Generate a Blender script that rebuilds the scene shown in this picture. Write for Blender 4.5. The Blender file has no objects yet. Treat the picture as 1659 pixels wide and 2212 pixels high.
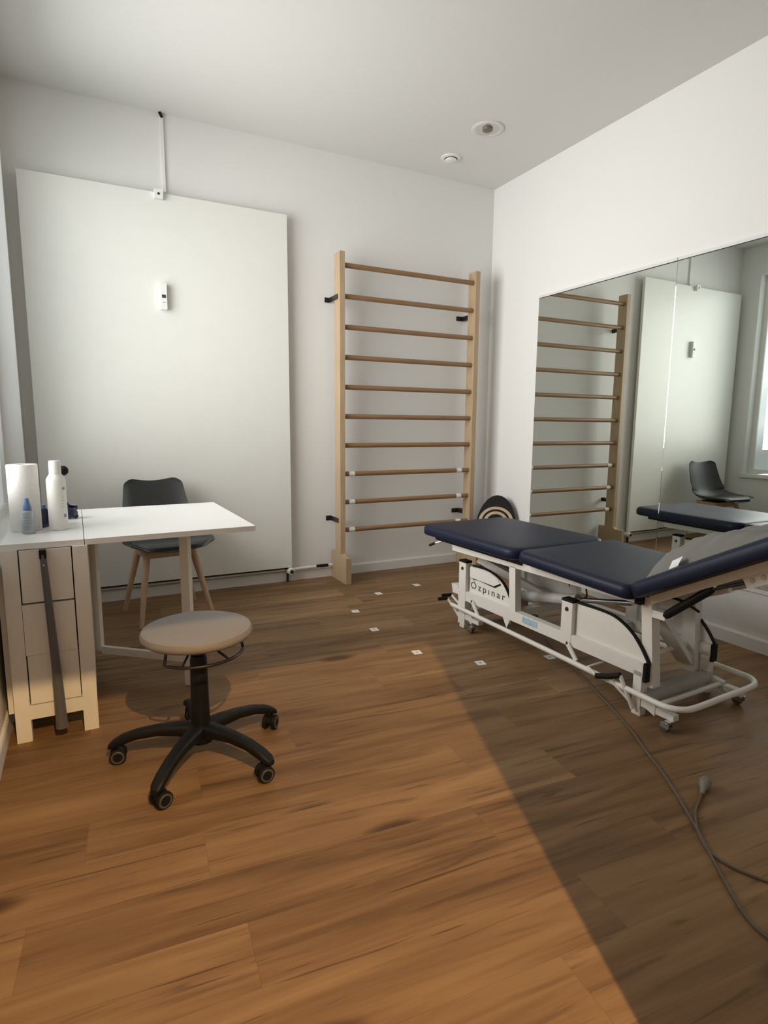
import bpy, bmesh, math, random
from mathutils import Vector, Matrix
random.seed(7)
S = bpy.context.scene
COL = S.collection

# ------------------------------------------------------------------ camera
F_PX, PITCH, YAW, ROLL = 1269.6, 0.147, 0.469, 0.008
cp, sp, cy, sy = math.cos(PITCH), math.sin(PITCH), math.cos(YAW), math.sin(YAW)
fwd = Vector((sy * cp, cy * cp, -sp)); rt = Vector((cy, -sy, 0)); up = rt.cross(fwd)
r2 = math.cos(ROLL) * rt + math.sin(ROLL) * up
u2 = -math.sin(ROLL) * rt + math.cos(ROLL) * up
cd = bpy.data.cameras.new('camera'); cam = bpy.data.objects.new('camera', cd); COL.objects.link(cam)
cd.sensor_fit = 'VERTICAL'; cd.sensor_height = 24.0; cd.sensor_width = 18.0
cd.lens = 24.0 * F_PX / 2212.0; cd.clip_start = 0.02
m = Matrix((r2, u2, -fwd)).transposed().to_4x4(); m.translation = Vector((-3.18, -4.281, 1.197))
cam.matrix_world = m
S.camera = cam

# ------------------------------------------------------------------ light, world, exposure
PANE_STRENGTH = 1.25
SKY_W = 41.0
LAMP_W = 455.0
LAMP_POS = (-2.87, -5.36, 3.05)
S.view_settings.view_transform = 'Standard'; S.view_settings.look = 'None'
S.view_settings.gamma = 1.0; S.view_settings.exposure = 0.0; S.view_settings.use_curve_mapping = False
w = bpy.data.worlds.new('world'); S.world = w; w.use_nodes = True
w.node_tree.nodes['Background'].inputs[0].default_value = (0.55, 0.62, 0.7, 1)
w.node_tree.nodes['Background'].inputs[1].default_value = 0.3
ld = bpy.data.lights.new('hall_lamp_light', 'SPOT'); ld.spot_size = math.radians(88); ld.spot_blend = 0.35; ld.energy = LAMP_W; ld.color = (1.0, 0.64, 0.30); ld.shadow_soft_size = 0.012
lamp = bpy.data.objects.new('hall_lamp_light', ld); COL.objects.link(lamp); lamp.location = LAMP_POS
lamp.rotation_euler = (Vector((-2.85, -2.75, 0)) - Vector(LAMP_POS)).to_track_quat('-Z', 'Y').to_euler()

sd = bpy.data.lights.new('window_daylight', 'AREA'); sd.shape = 'RECTANGLE'; sd.size = 1.70; sd.size_y = 1.80; sd.energy = SKY_W
sd.color = (1.0, 0.99, 0.965); sd.spread = math.radians(118)
sky = bpy.data.objects.new('window_daylight', sd); COL.objects.link(sky)
sky.location = (-3.588, -1.22, 1.86); sky.rotation_euler = Vector((1, 0, -0.0)).to_track_quat('-Z', 'Y').to_euler()

# ------------------------------------------------------------------ materials
def lin(c): return tuple((x / 12.92 if x <= 0.04045 else ((x + 0.055) / 1.055) ** 2.4) for x in c)
def mat(name, col, rough=0.5, metal=0.0, var=0.06, scale=40.0, bump=0.0, spec=0.5, stretch=None, coat=0.0):
    mt = bpy.data.materials.new(name); mt.use_nodes = True; nt = mt.node_tree; b = nt.nodes['Principled BSDF']
    b.inputs['Roughness'].default_value = rough; b.inputs['Metallic'].default_value = metal
    b.inputs['Specular IOR Level'].default_value = spec; b.inputs['Coat Weight'].default_value = coat
    tc = nt.nodes.new('ShaderNodeTexCoord'); src = tc.outputs['Object']
    if stretch:
        mp = nt.nodes.new('ShaderNodeMapping'); mp.inputs['Scale'].default_value = stretch
        nt.links.new(src, mp.inputs['Vector']); src = mp.outputs['Vector']
    n = nt.nodes.new('ShaderNodeTexNoise'); n.inputs['Scale'].default_value = scale; n.inputs['Detail'].default_value = 4
    nt.links.new(src, n.inputs['Vector'])
    r = nt.nodes.new('ShaderNodeValToRGB')
    r.color_ramp.elements[0].position = 0.3; r.color_ramp.elements[1].position = 0.7
    r.color_ramp.elements[0].color = tuple(max(0, c * (1 - var)) for c in col) + (1,)
    r.color_ramp.elements[1].color = tuple(min(1, c * (1 + var)) for c in col) + (1,)
    nt.links.new(n.outputs['Fac'], r.inputs['Fac']); nt.links.new(r.outputs['Color'], b.inputs['Base Color'])
    if bump:
        bp = nt.nodes.new('ShaderNodeBump'); bp.inputs['Strength'].default_value = bump; bp.inputs['Distance'].default_value = 0.002
        nt.links.new(n.outputs['Fac'], bp.inputs['Height']); nt.links.new(bp.outputs['Normal'], b.inputs['Normal'])
    return mt

M = dict(
    wall=mat('wall_paint', (0.80, 0.795, 0.775), 0.9, var=0.01, scale=90, bump=0.15, spec=0.2),
    ceil=mat('ceiling_paint', (0.74, 0.735, 0.71), 0.95, var=0.01, scale=60, spec=0.1),
    trim=mat('white_lacquer', (0.78, 0.77, 0.74), 0.45, var=0.01),
    radiator=mat('radiator_enamel', (0.80, 0.80, 0.755), 0.40, var=0.01, scale=8),
    plastic=mat('white_plastic', (0.82, 0.82, 0.80), 0.4, var=0.01),
    tabletop=mat('white_tabletop', (0.82, 0.81, 0.785), 0.28, var=0.01, scale=10),
    cabinet=mat('white_painted_wood', (0.79, 0.765, 0.715), 0.5, var=0.02, scale=14, stretch=(4, 4, 0.5)),
    gap=mat('shadow_gap_dark', (0.03, 0.025, 0.02), 0.9),  # near-black colour standing in for shade in gaps and recesses
    beech=mat('pale_beech', (0.45, 0.325, 0.20), 0.5, var=0.10, scale=9, stretch=(6, 6, 0.5)),
    rung=mat('brown_beech', (0.27, 0.15, 0.070), 0.45, var=0.14, scale=9, stretch=(0.6, 7, 7)),
    leg=mat('chair_beech', (0.50, 0.34, 0.21), 0.5, var=0.1, scale=9, stretch=(6, 6, 0.5)),
    black=mat('black_plastic', (0.008, 0.008, 0.008), 0.5, var=0.1, spec=0.25),
    rubber=mat('black_rubber', (0.008, 0.007, 0.007), 0.7, var=0.1, spec=0.25),
    blackm=mat('black_metal', (0.016, 0.013, 0.012), 0.4, var=0.1),
    chair=mat('grey_shell', (0.034, 0.036, 0.036), 0.42, var=0.03),
    cushion=mat('grey_leatherette', (0.034, 0.036, 0.036), 0.5, var=0.05, bump=0.1),
    stool=mat('taupe_leatherette', (0.235, 0.212, 0.198), 0.55, var=0.02, scale=200, bump=0.08),
    navy=mat('navy_vinyl', (0.0065, 0.0100, 0.031), 0.45, var=0.06, scale=260, bump=0.12, spec=0.3),
    bedmetal=mat('white_powder_coat', (0.76, 0.735, 0.685), 0.42, var=0.015, scale=60),
    steel=mat('brushed_steel', (0.55, 0.55, 0.54), 0.28, metal=1.0),
    bolt=mat('dark_bolt', (0.06, 0.06, 0.06), 0.35, metal=0.6),
    wheel=mat('grey_wheel', (0.075, 0.072, 0.068), 0.5),
    pillow=mat('grey_cotton', (0.205, 0.195, 0.182), 0.9, var=0.04, scale=400, bump=0.2),
    tag=mat('white_fabric_tag', (0.85, 0.86, 0.84), 0.5),
    sticker=mat('pale_blue_sticker', (0.36, 0.52, 0.62), 0.5, var=0.25, scale=60),
    ink=mat('dark_ink', (0.05, 0.05, 0.05), 0.6),
    greyink=mat('grey_ink', (0.30, 0.30, 0.29), 0.6),
    paper=mat('paper_towel', (0.80, 0.785, 0.75), 0.95, var=0.03, scale=120, bump=0.5, spec=0.1),
    hole=mat('cardboard_core', (0.35, 0.30, 0.24), 0.9),
    milky=mat('milky_white_bottle', (0.80, 0.785, 0.745), 0.35, var=0.01),
    clear=mat('cloudy_bottle', (0.36, 0.41, 0.45), 0.25, var=0.15, scale=30),
    blue=mat('blue_cap', (0.10, 0.16, 0.36), 0.4),
    navyb=mat('dark_navy_plastic', (0.012, 0.016, 0.05), 0.4),
    shoehorn=mat('grey_painted_metal', (0.105, 0.10, 0.098), 0.45, var=0.05),
    cable=mat('grey_beige_cable', (0.135, 0.105, 0.075), 0.55, var=0.05),
    cableplug=mat('grey_plug', (0.22, 0.20, 0.17), 0.5),
    greyplate=mat('grey_cover', (0.46, 0.45, 0.42), 0.5),
    boardwood=mat('board_plywood', (0.47, 0.33, 0.19), 0.5, var=0.1, scale=20),
    lightring=mat('downlight_trim', (0.70, 0.70, 0.69), 0.35),
    reflector=mat('downlight_reflector', (0.75, 0.74, 0.72), 0.12, metal=1.0),
    bulb=mat('dim_bulb', (0.18, 0.15, 0.11), 0.3),
    marker=mat('marker_card', (0.80, 0.80, 0.76), 0.6, var=0.02),
    mrail=mat('mirror_rail_white', (0.70, 0.70, 0.68), 0.5, var=0.02),
)

def mirror_mat():
    mt = bpy.data.materials.new('mirror_glass'); mt.use_nodes = True; nt = mt.node_tree
    nt.nodes.remove(nt.nodes['Principled BSDF'])
    g = nt.nodes.new('ShaderNodeBsdfGlossy'); g.inputs['Color'].default_value = (0.72, 0.765, 0.72, 1); g.inputs['Roughness'].default_value = 0.0
    nt.links.new(g.outputs[0], nt.nodes['Material Output'].inputs[0]); return mt
M['mirror'] = mirror_mat()

def pane_mat():
    # frosted glass that the daylight outside makes glow; dim blurred shapes stand behind its lower part
    mt = bpy.data.materials.new('frosted_daylit_glass'); mt.use_nodes = True; nt = mt.node_tree
    b = nt.nodes['Principled BSDF']; b.inputs['Base Color'].default_value = (0.55, 0.6, 0.6, 1); b.inputs['Roughness'].default_value = 0.25
    tc = nt.nodes.new('ShaderNodeTexCoord'); sx = nt.nodes.new('ShaderNodeSeparateXYZ')
    nt.links.new(tc.outputs['Object'], sx.inputs[0])
    n = nt.nodes.new('ShaderNodeTexNoise'); n.inputs['Scale'].default_value = 2.6; n.inputs['Detail'].default_value = 1.0
    nt.links.new(tc.outputs['Object'], n.inputs['Vector'])
    ad = nt.nodes.new('ShaderNodeMath'); ad.operation = 'MULTIPLY_ADD'; ad.inputs[1].default_value = 0.9
    nt.links.new(n.outputs['Fac'], ad.inputs[0]); nt.links.new(sx.outputs['Z'], ad.inputs[2])
    mr = nt.nodes.new('ShaderNodeMapRange'); mr.interpolation_type = 'SMOOTHSTEP'
    mr.inputs['From Min'].default_value = 1.25; mr.inputs['From Max'].default_value = 2.35
    mr.inputs['To Min'].default_value = 0.17; mr.inputs['To Max'].default_value = 1.0
    nt.links.new(ad.outputs[0], mr.inputs['Value'])
    mu = nt.nodes.new('ShaderNodeMath'); mu.operation = 'MULTIPLY'; mu.inputs[1].default_value = PANE_STRENGTH
    nt.links.new(mr.outputs[0], mu.inputs[0]); nt.links.new(mu.outputs[0], b.inputs['Emission Strength'])
    b.inputs['Emission Color'].default_value = (0.90, 0.97, 1.0, 1)
    return mt
M['pane'] = pane_mat()

def floor_mat():
    mt = bpy.data.materials.new('vinyl_wood_planks'); mt.use_nodes = True; nt = mt.node_tree; N = nt.nodes; Lk = nt.links.new
    b = N['Principled BSDF']
    def math_(op, a, bb=None, c=None):
        n = N.new('ShaderNodeMath'); n.operation = op
        for i, v in enumerate((a, bb, c)):
            if v is None: continue
            if isinstance(v, (int, float)): n.inputs[i].default_value = v
            else: Lk(v, n.inputs[i])
        return n.outputs[0]
    tc = N.new('ShaderNodeTexCoord'); mp = N.new('ShaderNodeMapping'); mp.inputs['Rotation'].default_value = (0, 0, math.radians(4.2))
    Lk(tc.outputs['Object'], mp.inputs['Vector']); sx = N.new('ShaderNodeSeparateXYZ'); Lk(mp.outputs[0], sx.inputs[0])
    U, V = sx.outputs['X'], sx.outputs['Y']
    vr = math_('DIVIDE', math_('ADD', V, 2.851 + 18.0), 0.18)
    row = math_('FLOOR', vr)
    wn = N.new('ShaderNodeTexWhiteNoise'); wn.noise_dimensions = '1D'; Lk(row, wn.inputs['W'])
    ur = math_('ADD', math_('DIVIDE', math_('ADD', U, 2.633 + 12.2), 1.22), math_('MULTIPLY', wn.outputs['Value'], 1.0))
    pl = math_('FLOOR', ur)
    cid = N.new('ShaderNodeCombineXYZ'); Lk(row, cid.inputs[0]); Lk(pl, cid.inputs[1])
    wn2 = N.new('ShaderNodeTexWhiteNoise'); wn2.noise_dimensions = '2D'; Lk(cid.outputs[0], wn2.inputs['Vector'])
    rnd = wn2.outputs['Value']
    # grain coordinates, different on every plank
    gc = N.new('ShaderNodeCombineXYZ'); Lk(U, gc.inputs[0]); Lk(math_('ADD', V, math_('MULTIPLY', rnd, 37.0)), gc.inputs[1]); Lk(math_('MULTIPLY', rnd, 91.0), gc.inputs[2])
    def noise(scx, scy, det, dist=0.0, rough=0.5):
        q = N.new('ShaderNodeMapping'); q.inputs['Scale'].default_value = (scx, scy, 1); Lk(gc.outputs[0], q.inputs['Vector'])
        n = N.new('ShaderNodeTexNoise'); n.inputs['Scale'].default_value = 1.0; n.inputs['Detail'].default_value = det
        n.inputs['Distortion'].default_value = dist; n.inputs['Roughness'].default_value = rough
        Lk(q.outputs[0], n.inputs['Vector']); return n.outputs['Fac']
    def ramp(v, a, bb, lo=0.0, hi=1.0):
        r = N.new('ShaderNodeMapRange'); r.interpolation_type = 'SMOOTHSTEP'
        r.inputs['From Min'].default_value = a; r.inputs['From Max'].default_value = bb
        r.inputs['To Min'].default_value = lo; r.inputs['To Max'].default_value = hi; Lk(v, r.inputs['Value']); return r.outputs[0]
    broad = noise(1.4, 16.0, 3, 0.6)
    fine = noise(4.0, 110.0, 4, 0.3, 0.65)
    streak = noise(1.5, 24.0, 3, 1.4)
    knot = N.new('ShaderNodeTexVoronoi'); knot.feature = 'F1'; kq = N.new('ShaderNodeMapping'); kq.inputs['Scale'].default_value = (1.5, 4.2, 1)
    Lk(gc.outputs[0], kq.inputs['Vector']); Lk(kq.outputs[0], knot.inputs['Vector']); knot.inputs['Scale'].default_value = 1.0
    kmask = math_('MULTIPLY', ramp(knot.outputs['Distance'], 0.075, 0.20, 1.0, 0.0), ramp(rnd, 0.25, 0.45))
    base = N.new('ShaderNodeValToRGB'); cr = base.color_ramp
    cr.elements[0].position = 0.28; cr.elements[0].color = (0.140, 0.076, 0.034, 1)
    cr.elements[1].position = 0.74; cr.elements[1].color = (0.330, 0.200, 0.098, 1)
    e = cr.elements.new(0.5); e.color = (0.232, 0.132, 0.062, 1)
    t = math_('ADD', math_('MULTIPLY', broad, 0.72), math_('MULTIPLY', fine, 0.22))
    t = math_('ADD', t, math_('MULTIPLY', math_('SUBTRACT', rnd, 0.5), 0.20))
    Lk(math_('ADD', t, 0.035), base.inputs['Fac'])
    crack = noise(1.9, 62.0, 2, 0.8)
    dk = math_('MULTIPLY', ramp(streak, 0.56, 0.74), 0.50)
    dk = math_('MAXIMUM', dk, math_('MULTIPLY', ramp(crack, 0.665, 0.73), 0.70))
    dk = math_('MAXIMUM', dk, math_('MULTIPLY', kmask, 0.80))
    # joints between planks
    fv = math_('FRACT', vr); fu = math_('FRACT', ur)
    ev = math_('MINIMUM', fv, math_('SUBTRACT', 1.0, fv)); eu = math_('MULTIPLY', math_('MINIMUM', fu, math_('SUBTRACT', 1.0, fu)), 6.78)
    joint = ramp(math_('MINIMUM', ev, eu), 0.002, 0.009, 0.22, 0.0)
    dk = math_('MAXIMUM', dk, joint)
    mix = N.new('ShaderNodeMixRGB'); mix.inputs[2].default_value = (0.050, 0.025, 0.011, 1)
    Lk(dk, mix.inputs[0]); Lk(base.outputs[0], mix.inputs[1]); Lk(mix.outputs[0], b.inputs['Base Color'])
    b.inputs['Roughness'].default_value = 0.5; b.inputs['Specular IOR Level'].default_value = 0.22
    bp = N.new('ShaderNodeBump'); bp.inputs['Strength'].default_value = 0.12; bp.inputs['Distance'].default_value = 0.001
    Lk(fine, bp.inputs['Height']); Lk(bp.outputs[0], b.inputs['Normal'])
    return mt
M['floor'] = floor_mat()

# ------------------------------------------------------------------ mesh helpers
def obj(name, bm, material, parent=None, smooth=False, bevel=0.0, seg=2, kind=None):
    if bevel:
        bmesh.ops.bevel(bm, geom=[e for e in bm.edges if len(e.link_faces) == 2 and e.calc_face_angle(0) > 0.5], offset=bevel, segments=seg, affect='EDGES', clamp_overlap=True)
    bmesh.ops.recalc_face_normals(bm, faces=bm.faces)
    me = bpy.data.meshes.new(name); bm.to_mesh(me); bm.free()
    for mm in (material if isinstance(material, (list, tuple)) else [material]): me.materials.append(M[mm])
    if smooth:
        for p in me.polygons: p.use_smooth = True
        me.set_sharp_from_angle(angle=math.radians(38))
    o = bpy.data.objects.new(name, me); COL.objects.link(o)
    if parent is not None: o.parent = parent
    if kind: o['kind'] = kind
    return o
def struct(name, bm, material, **k): return obj(name, bm, material, kind='structure', **k)
def tag(o, label, cat, group=None):
    o['label'] = label; o['category'] = cat
    if group: o['group'] = group
    return o
def thing(name, label, cat, loc=(0, 0, 0), rz=0.0, group=None):
    o = bpy.data.objects.new(name, None); COL.objects.link(o); o.empty_display_size = 0.1
    o.location = loc; o.rotation_euler = (0, 0, rz); return tag(o, label, cat, group)
def nb(): return bmesh.new()
def box(bm, x0, x1, y0, y1, z0, z1, mi=0, mtx=None):
    vs = [bm.verts.new(Vector((x, y, z)) if mtx is None else mtx @ Vector((x, y, z))) for z in (z0, z1) for y in (y0, y1) for x in (x0, x1)]
    for f in ((0, 2, 3, 1), (4, 5, 7, 6), (0, 1, 5, 4), (2, 6, 7, 3), (0, 4, 6, 2), (1, 3, 7, 5)):
        bm.faces.new([vs[i] for i in f]).material_index = mi
    return bm
def bx(*a): return box(nb(), *a)
def prism(bm, pts, axis, a, b, mi=0):
    def P(p, t): return {'x': (t, p[0], p[1]), 'y': (p[0], t, p[1]), 'z': (p[0], p[1], t)}[axis]
    A = [bm.verts.new(P(p, a)) for p in pts]; B = [bm.verts.new(P(p, b)) for p in pts]
    bm.faces.new(A).material_index = mi; bm.faces.new(B[::-1]).material_index = mi
    n = len(pts)
    for i in range(n): bm.faces.new((A[i], B[i], B[(i + 1) % n], A[(i + 1) % n])).material_index = mi
    return bm
def catmull(pts, n=6):
    pts = [Vector(p) for p in pts]; out = []
    for i in range(len(pts) - 1):
        p0 = pts[max(i - 1, 0)]; p1 = pts[i]; p2 = pts[i + 1]; p3 = pts[min(i + 2, len(pts) - 1)]
        for k in range(n):
            t = k / n
            out.append(0.5 * ((2 * p1) + (p2 - p0) * t + (2 * p0 - 5 * p1 + 4 * p2 - p3) * t * t + (3 * p1 - p0 - 3 * p2 + p3) * t ** 3))
    return out + [pts[-1]]
def tube(bm, pts, r, n=12, mi=0, cap=True, sx=1.0):
    pts = [Vector(p) for p in pts]; rs = r if isinstance(r, (list, tuple)) else [r] * len(pts)
    t0 = (pts[1] - pts[0]).normalized(); a = Vector((0, 0, 1)) if abs(t0.z) < 0.9 else Vector((1, 0, 0))
    u = t0.cross(a).normalized(); rings = []
    for i, p in enumerate(pts):
        t = (pts[min(i + 1, len(pts) - 1)] - pts[max(i - 1, 0)]).normalized()
        u = (u - t * u.dot(t)).normalized(); v = t.cross(u)
        rings.append([bm.verts.new(p + (u * math.cos(2 * math.pi * k / n) * sx + v * math.sin(2 * math.pi * k / n)) * rs[i]) for k in range(n)])
    for A, B in zip(rings, rings[1:]):
        for k in range(n): bm.faces.new((A[k], A[(k + 1) % n], B[(k + 1) % n], B[k])).material_index = mi
    if cap:
        bm.faces.new(rings[0][::-1]).material_index = mi; bm.faces.new(rings[-1]).material_index = mi
    return bm
def lathe(bm, prof, c=(0, 0, 0), n=32, mi=0, mtx=None):
    c = Vector(c); T = (lambda v: v) if mtx is None else (lambda v: mtx @ v)
    rings = [[bm.verts.new(T(Vector((r * math.cos(2 * math.pi * k / n), r * math.sin(2 * math.pi * k / n), z)) + c)) for k in range(n)] if r > 1e-6
             else [bm.verts.new(T(Vector((0, 0, z)) + c))] for r, z in prof]
    for A, B in zip(rings, rings[1:]):
        for k in range(n):
            a0, a1 = A[k % len(A)], A[(k + 1) % len(A)]; b0, b1 = B[k % len(B)], B[(k + 1) % len(B)]
            vs = [v for i, v in enumerate((a0, a1, b1, b0)) if v not in (a0, a1, b1, b0)[:i]]
            if len(vs) > 2: bm.faces.new(vs).material_index = mi
    return bm
def sphere(bm, c, r, n=20, mi=0):
    return lathe(bm, [(r * math.sin(math.pi * k / 12), -r * math.cos(math.pi * k / 12)) for k in range(13)], c, n, mi)
def rrect(x0, x1, y0, y1, r, n=6):
    out = []
    for cx, cy_, a0 in ((x1 - r, y1 - r, 0), (x0 + r, y1 - r, 90), (x0 + r, y0 + r, 180), (x1 - r, y0 + r, 270)):
        for k in range(n + 1):
            a = math.radians(a0 + 90 * k / n); out.append((cx + r * math.cos(a), cy_ + r * math.sin(a)))
    return out

# ------------------------------------------------------------------ the room
H = 3.147; XL = -3.515; YF = -4.10
struct('floor', bx(-4.6, 0.14, -6.4, 0.14, -0.06, 0.0), 'floor')
struct('ceiling', bx(-4.6, 0.14, -6.4, 0.14, H, H + 0.06), 'ceil')
struct('wall_back', bx(XL - 0.14, 0.14, 0.0, 0.14, 0, H), 'wall')
struct('wall_right', bx(0.0, 0.14, -4.2, 0.0, 0, H), 'wall')
WY0, WY1, WZ0, WZ1 = -2.20, -0.225, 0.68, 2.84        # window opening in the left wall
bm = nb()
box(bm, XL - 0.14, XL, -4.2, WY0, 0, H); box(bm, XL - 0.14, XL, WY1, 0.0, 0, H)
box(bm, XL - 0.14, XL, WY0, WY1, 0, WZ0); box(bm, XL - 0.14, XL, WY0, WY1, WZ1, H)
struct('wall_left', bm, 'wall')
DX0, DX1, DZ = -3.40, -2.424, 2.12                       # doorway the picture is taken from
bm = nb()
box(bm, XL, DX0, YF - 0.1, YF, 0, H); box(bm, DX1, 0.0, YF - 0.1, YF, 0, H); box(bm, DX0, DX1, YF - 0.1, YF, DZ, H)
struct('wall_front', bm, 'wall')
bm = nb()
box(bm, -4.6, -1.2, -6.4, -6.3, 0, H); box(bm, -4.6, -4.5, -6.3, -4.2, 0, H); box(bm, -1.3, -1.2, -6.3, -4.2, 0, H); box(bm, -4.5, XL - 0.14, -4.3, -4.2, 0, H)
struct('wall_hall', bm, 'wall')

# window: casing, frame, frosted pane, sill
win = bpy.data.objects.new('window_1', None); COL.objects.link(win); win['kind'] = 'structure'
bm = nb(); c = 0.035
box(bm, XL, XL + 0.012, WY0 - c, WY0, WZ0 - c, WZ1 + c); box(bm, XL, XL + 0.012, WY1, WY1 + c, WZ0 - c, WZ1 + c)
box(bm, XL, XL + 0.012, WY0, WY1, WZ1, WZ1 + c); box(bm, XL, XL + 0.03, WY0 - c, WY1 + c, WZ0 - c, WZ0)
obj('window_casing', bm, 'trim', win, bevel=0.002, seg=1)
bm = nb(); g = 0.055; xa, xb = XL - 0.125, XL - 0.085; ym = (WY0 + WY1) / 2
for y0, y1, z0, z1 in ((WY0, WY0 + g, WZ0, WZ1), (WY1 - g, WY1, WZ0, WZ1), (WY0 + g, WY1 - g, WZ0, WZ0 + g), (WY0 + g, WY1 - g, WZ1 - g, WZ1), (ym - 0.03, ym + 0.03, WZ0 + g, WZ1 - g)):
    box(bm, xa, xb, y0, y1, z0, z1)
obj('window_frame', bm, 'trim', win, bevel=0.003, seg=1)
obj('window_pane', bx(XL - 0.112, XL - 0.104, WY0 + g, ym - 0.03, WZ0 + g, WZ1 - g), 'pane', win)
obj('window_pane', bx(XL - 0.112, XL - 0.104, ym + 0.03, WY1 - g, WZ0 + g, WZ1 - g), 'pane', win)
bm = nb(); box(bm, XL - 0.16, XL - 0.14, WY0 - 0.1, WY1 + 0.1, WZ0 - 0.1, WZ1 + 0.1); obj('window_backing', bm, 'trim', win)

# skirting boards
def skirting(name, pts, axis, a, b): return struct(name, prism(nb(), pts, axis, a, b), 'trim')
skirting('baseboard_back', [(0, 0), (-0.015, 0), (-0.015, 0.068), (-0.010, 0.076), (0, 0.078)], 'x', XL, 0.0)
skirting('baseboard_right', [(0, 0), (-0.015, 0), (-0.015, 0.068), (-0.010, 0.076), (0, 0.078)], 'y', YF, -0.015)
skirting('baseboard_left', [(XL, 0), (XL + 0.012, 0), (XL + 0.012, 0.068), (XL + 0.008, 0.076), (XL, 0.078)], 'y', YF, -0.015)

# hall lamp outside the doorway
t = thing('hall_lamp', 'small hall ceiling lamp outside the doorway', 'lamp', (LAMP_POS[0], LAMP_POS[1], H))
obj('canopy', lathe(nb(), [(0, 0), (0.06, 0), (0.055, -0.025), (0, -0.03)]), 'lightring', t, smooth=True)

# ------------------------------------------------------------------ mirror panes on the right wall
ZM0, ZM1 = 0.335, 2.161
def mirror_pane(y0, y1, x_front, rot, label):
    t = thing('wall_mirror', label, 'mirror', (0, y1, 0), rot)
    box_ = bx(x_front, x_front + 0.005, y0 - y1, 0, ZM0, ZM1)
    obj('glass', box_, 'mirror', t)
    return t
mA = mirror_pane(-1.817, -0.627, -0.011, 0.0, 'left mirror pane on the right wall reflecting the wall bars')
mB = mirror_pane(-3.02, -1.821, -0.0135, math.radians(0.42), 'right mirror pane on the right wall reflecting the radiator and chair')
for mm, ln in ((mA, 1.19), (mB, 1.199)):
    bm = nb(); box(bm, -0.016, -0.001, -ln, 0, ZM0 - 0.014, ZM0 + 0.006); obj('bottom_rail', bm, 'mrail', mm)
    bm = nb(); box(bm, -0.016, 0.0, -ln, 0, ZM1 + 0.0045, ZM1 + 0.022); obj('top_rail', bm, 'mrail', mm); obj('top_shadow_line', bx(-0.009, 0.0, -ln, 0, ZM1, ZM1 + 0.0045), 'gap', mm)  # thin dark strip paints the shadow line between rail and glass

bm = nb(); ta = math.radians(14.0); wv = 0.0026
A = [Vector((-0.0137, -0.0002, 0)), Vector((-0.0137 - wv * math.sin(ta), wv * math.cos(ta), 0))]
lo = [bm.verts.new((p.x, p.y, ZM0)) for p in A]; hi = [bm.verts.new((p.x, p.y, ZM1)) for p in A]
lo2 = [bm.verts.new((-0.008, p.y, ZM0)) for p in A]; hi2 = [bm.verts.new((-0.008, p.y, ZM1)) for p in A]
for f in ((lo[0], lo[1], hi[1], hi[0]), (lo[0], hi[0], hi2[0], lo2[0]), (lo[1], lo2[1], hi2[1], hi[1]), (lo2[0], hi2[0], hi2[1], lo2[1]), (lo[0], lo2[0], lo2[1], lo[1]), (hi[0], hi[1], hi2[1], hi2[0])): bm.faces.new(f)
obj('bevelled_edge', bm, 'mirror', mB)

# ------------------------------------------------------------------ flat radiator on the back wall
t = thing('panel_radiator', 'tall flat white panel radiator covering the back wall behind the chair', 'radiator', (-2.637, -0.045, 0.11))
RZ0, RZ1 = 0.118, 2.648
obj('front_panel', bx(-0.808, 0.812, -0.017, 0.012, RZ0 - 0.11, RZ1 - 0.11), 'radiator', t, smooth=True, bevel=0.006, seg=3)
obj('wall_bracket', bx(-0.6, -0.55, 0.012, 0.040, 2.2, 2.3), 'radiator', t); obj('wall_bracket', bx(0.55, 0.6, 0.012, 0.040, 2.2, 2.3), 'radiator', t)
obj('underside_shade', bx(-0.79, 0.79, -0.008, 0.034, -0.004, 0.02), 'gap', t)  # dark box that paints the shade below the panel edge
bm = nb(); tube(bm, [(-0.79, 0.012, -0.016), (0.76, 0.012, -0.016)], 0.009); obj('bottom_pipe', bm, 'trim', t, smooth=True)
t2 = thing('radiator_valve', 'round white radiator valve on a pipe at the lower right radiator corner', 'valve', (-1.835, -0.045, 0.0))
rx = Matrix.Rotation(math.radians(90), 4, 'X')
bm = nb(); lathe(bm, [(0, -0.026), (0.020, -0.026), (0.027, -0.018), (0.027, 0.03), (0.022, 0.045), (0, 0.045)], mtx=Matrix.Translation((0, 0, 0.088)) @ rx, n=24)
obj('valve_body', bm, 'plastic', t2, smooth=True)
bm = nb(); lathe(bm, [(0, 0.045), (0.015, 0.045), (0.014, 0.050), (0, 0.051)], mtx=Matrix.Translation((0, 0, 0.088)) @ rx, n=20)
obj('valve_stem', bm, 'bolt', t2, smooth=True)
bm = nb(); box(bm, -0.025, -0.012, 0.0, 0.02, 0.0, 0.062); obj('drain_pipe', bm, 'blackm', t2)
bm = nb(); box(bm, -0.02, 0.005, 0.005, 0.02, 0.112, 0.128); obj('coupling', bm, 'blackm', t2)
bm = nb(); tube(bm, [(0.024, 0.012, 0.092), (0.10, 0.014, 0.094), (0.352, 0.016, 0.096)], [0.014, 0.013, 0.011]); obj('supply_pipe', bm, 'trim', t2, smooth=True)
bm = nb(); tube(bm, [(0.215, 0.015, 0.096), (0.315, 0.015, 0.097)], 0.0125); obj('pipe_sleeve', bm, 'rubber', t2, smooth=True)

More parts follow.
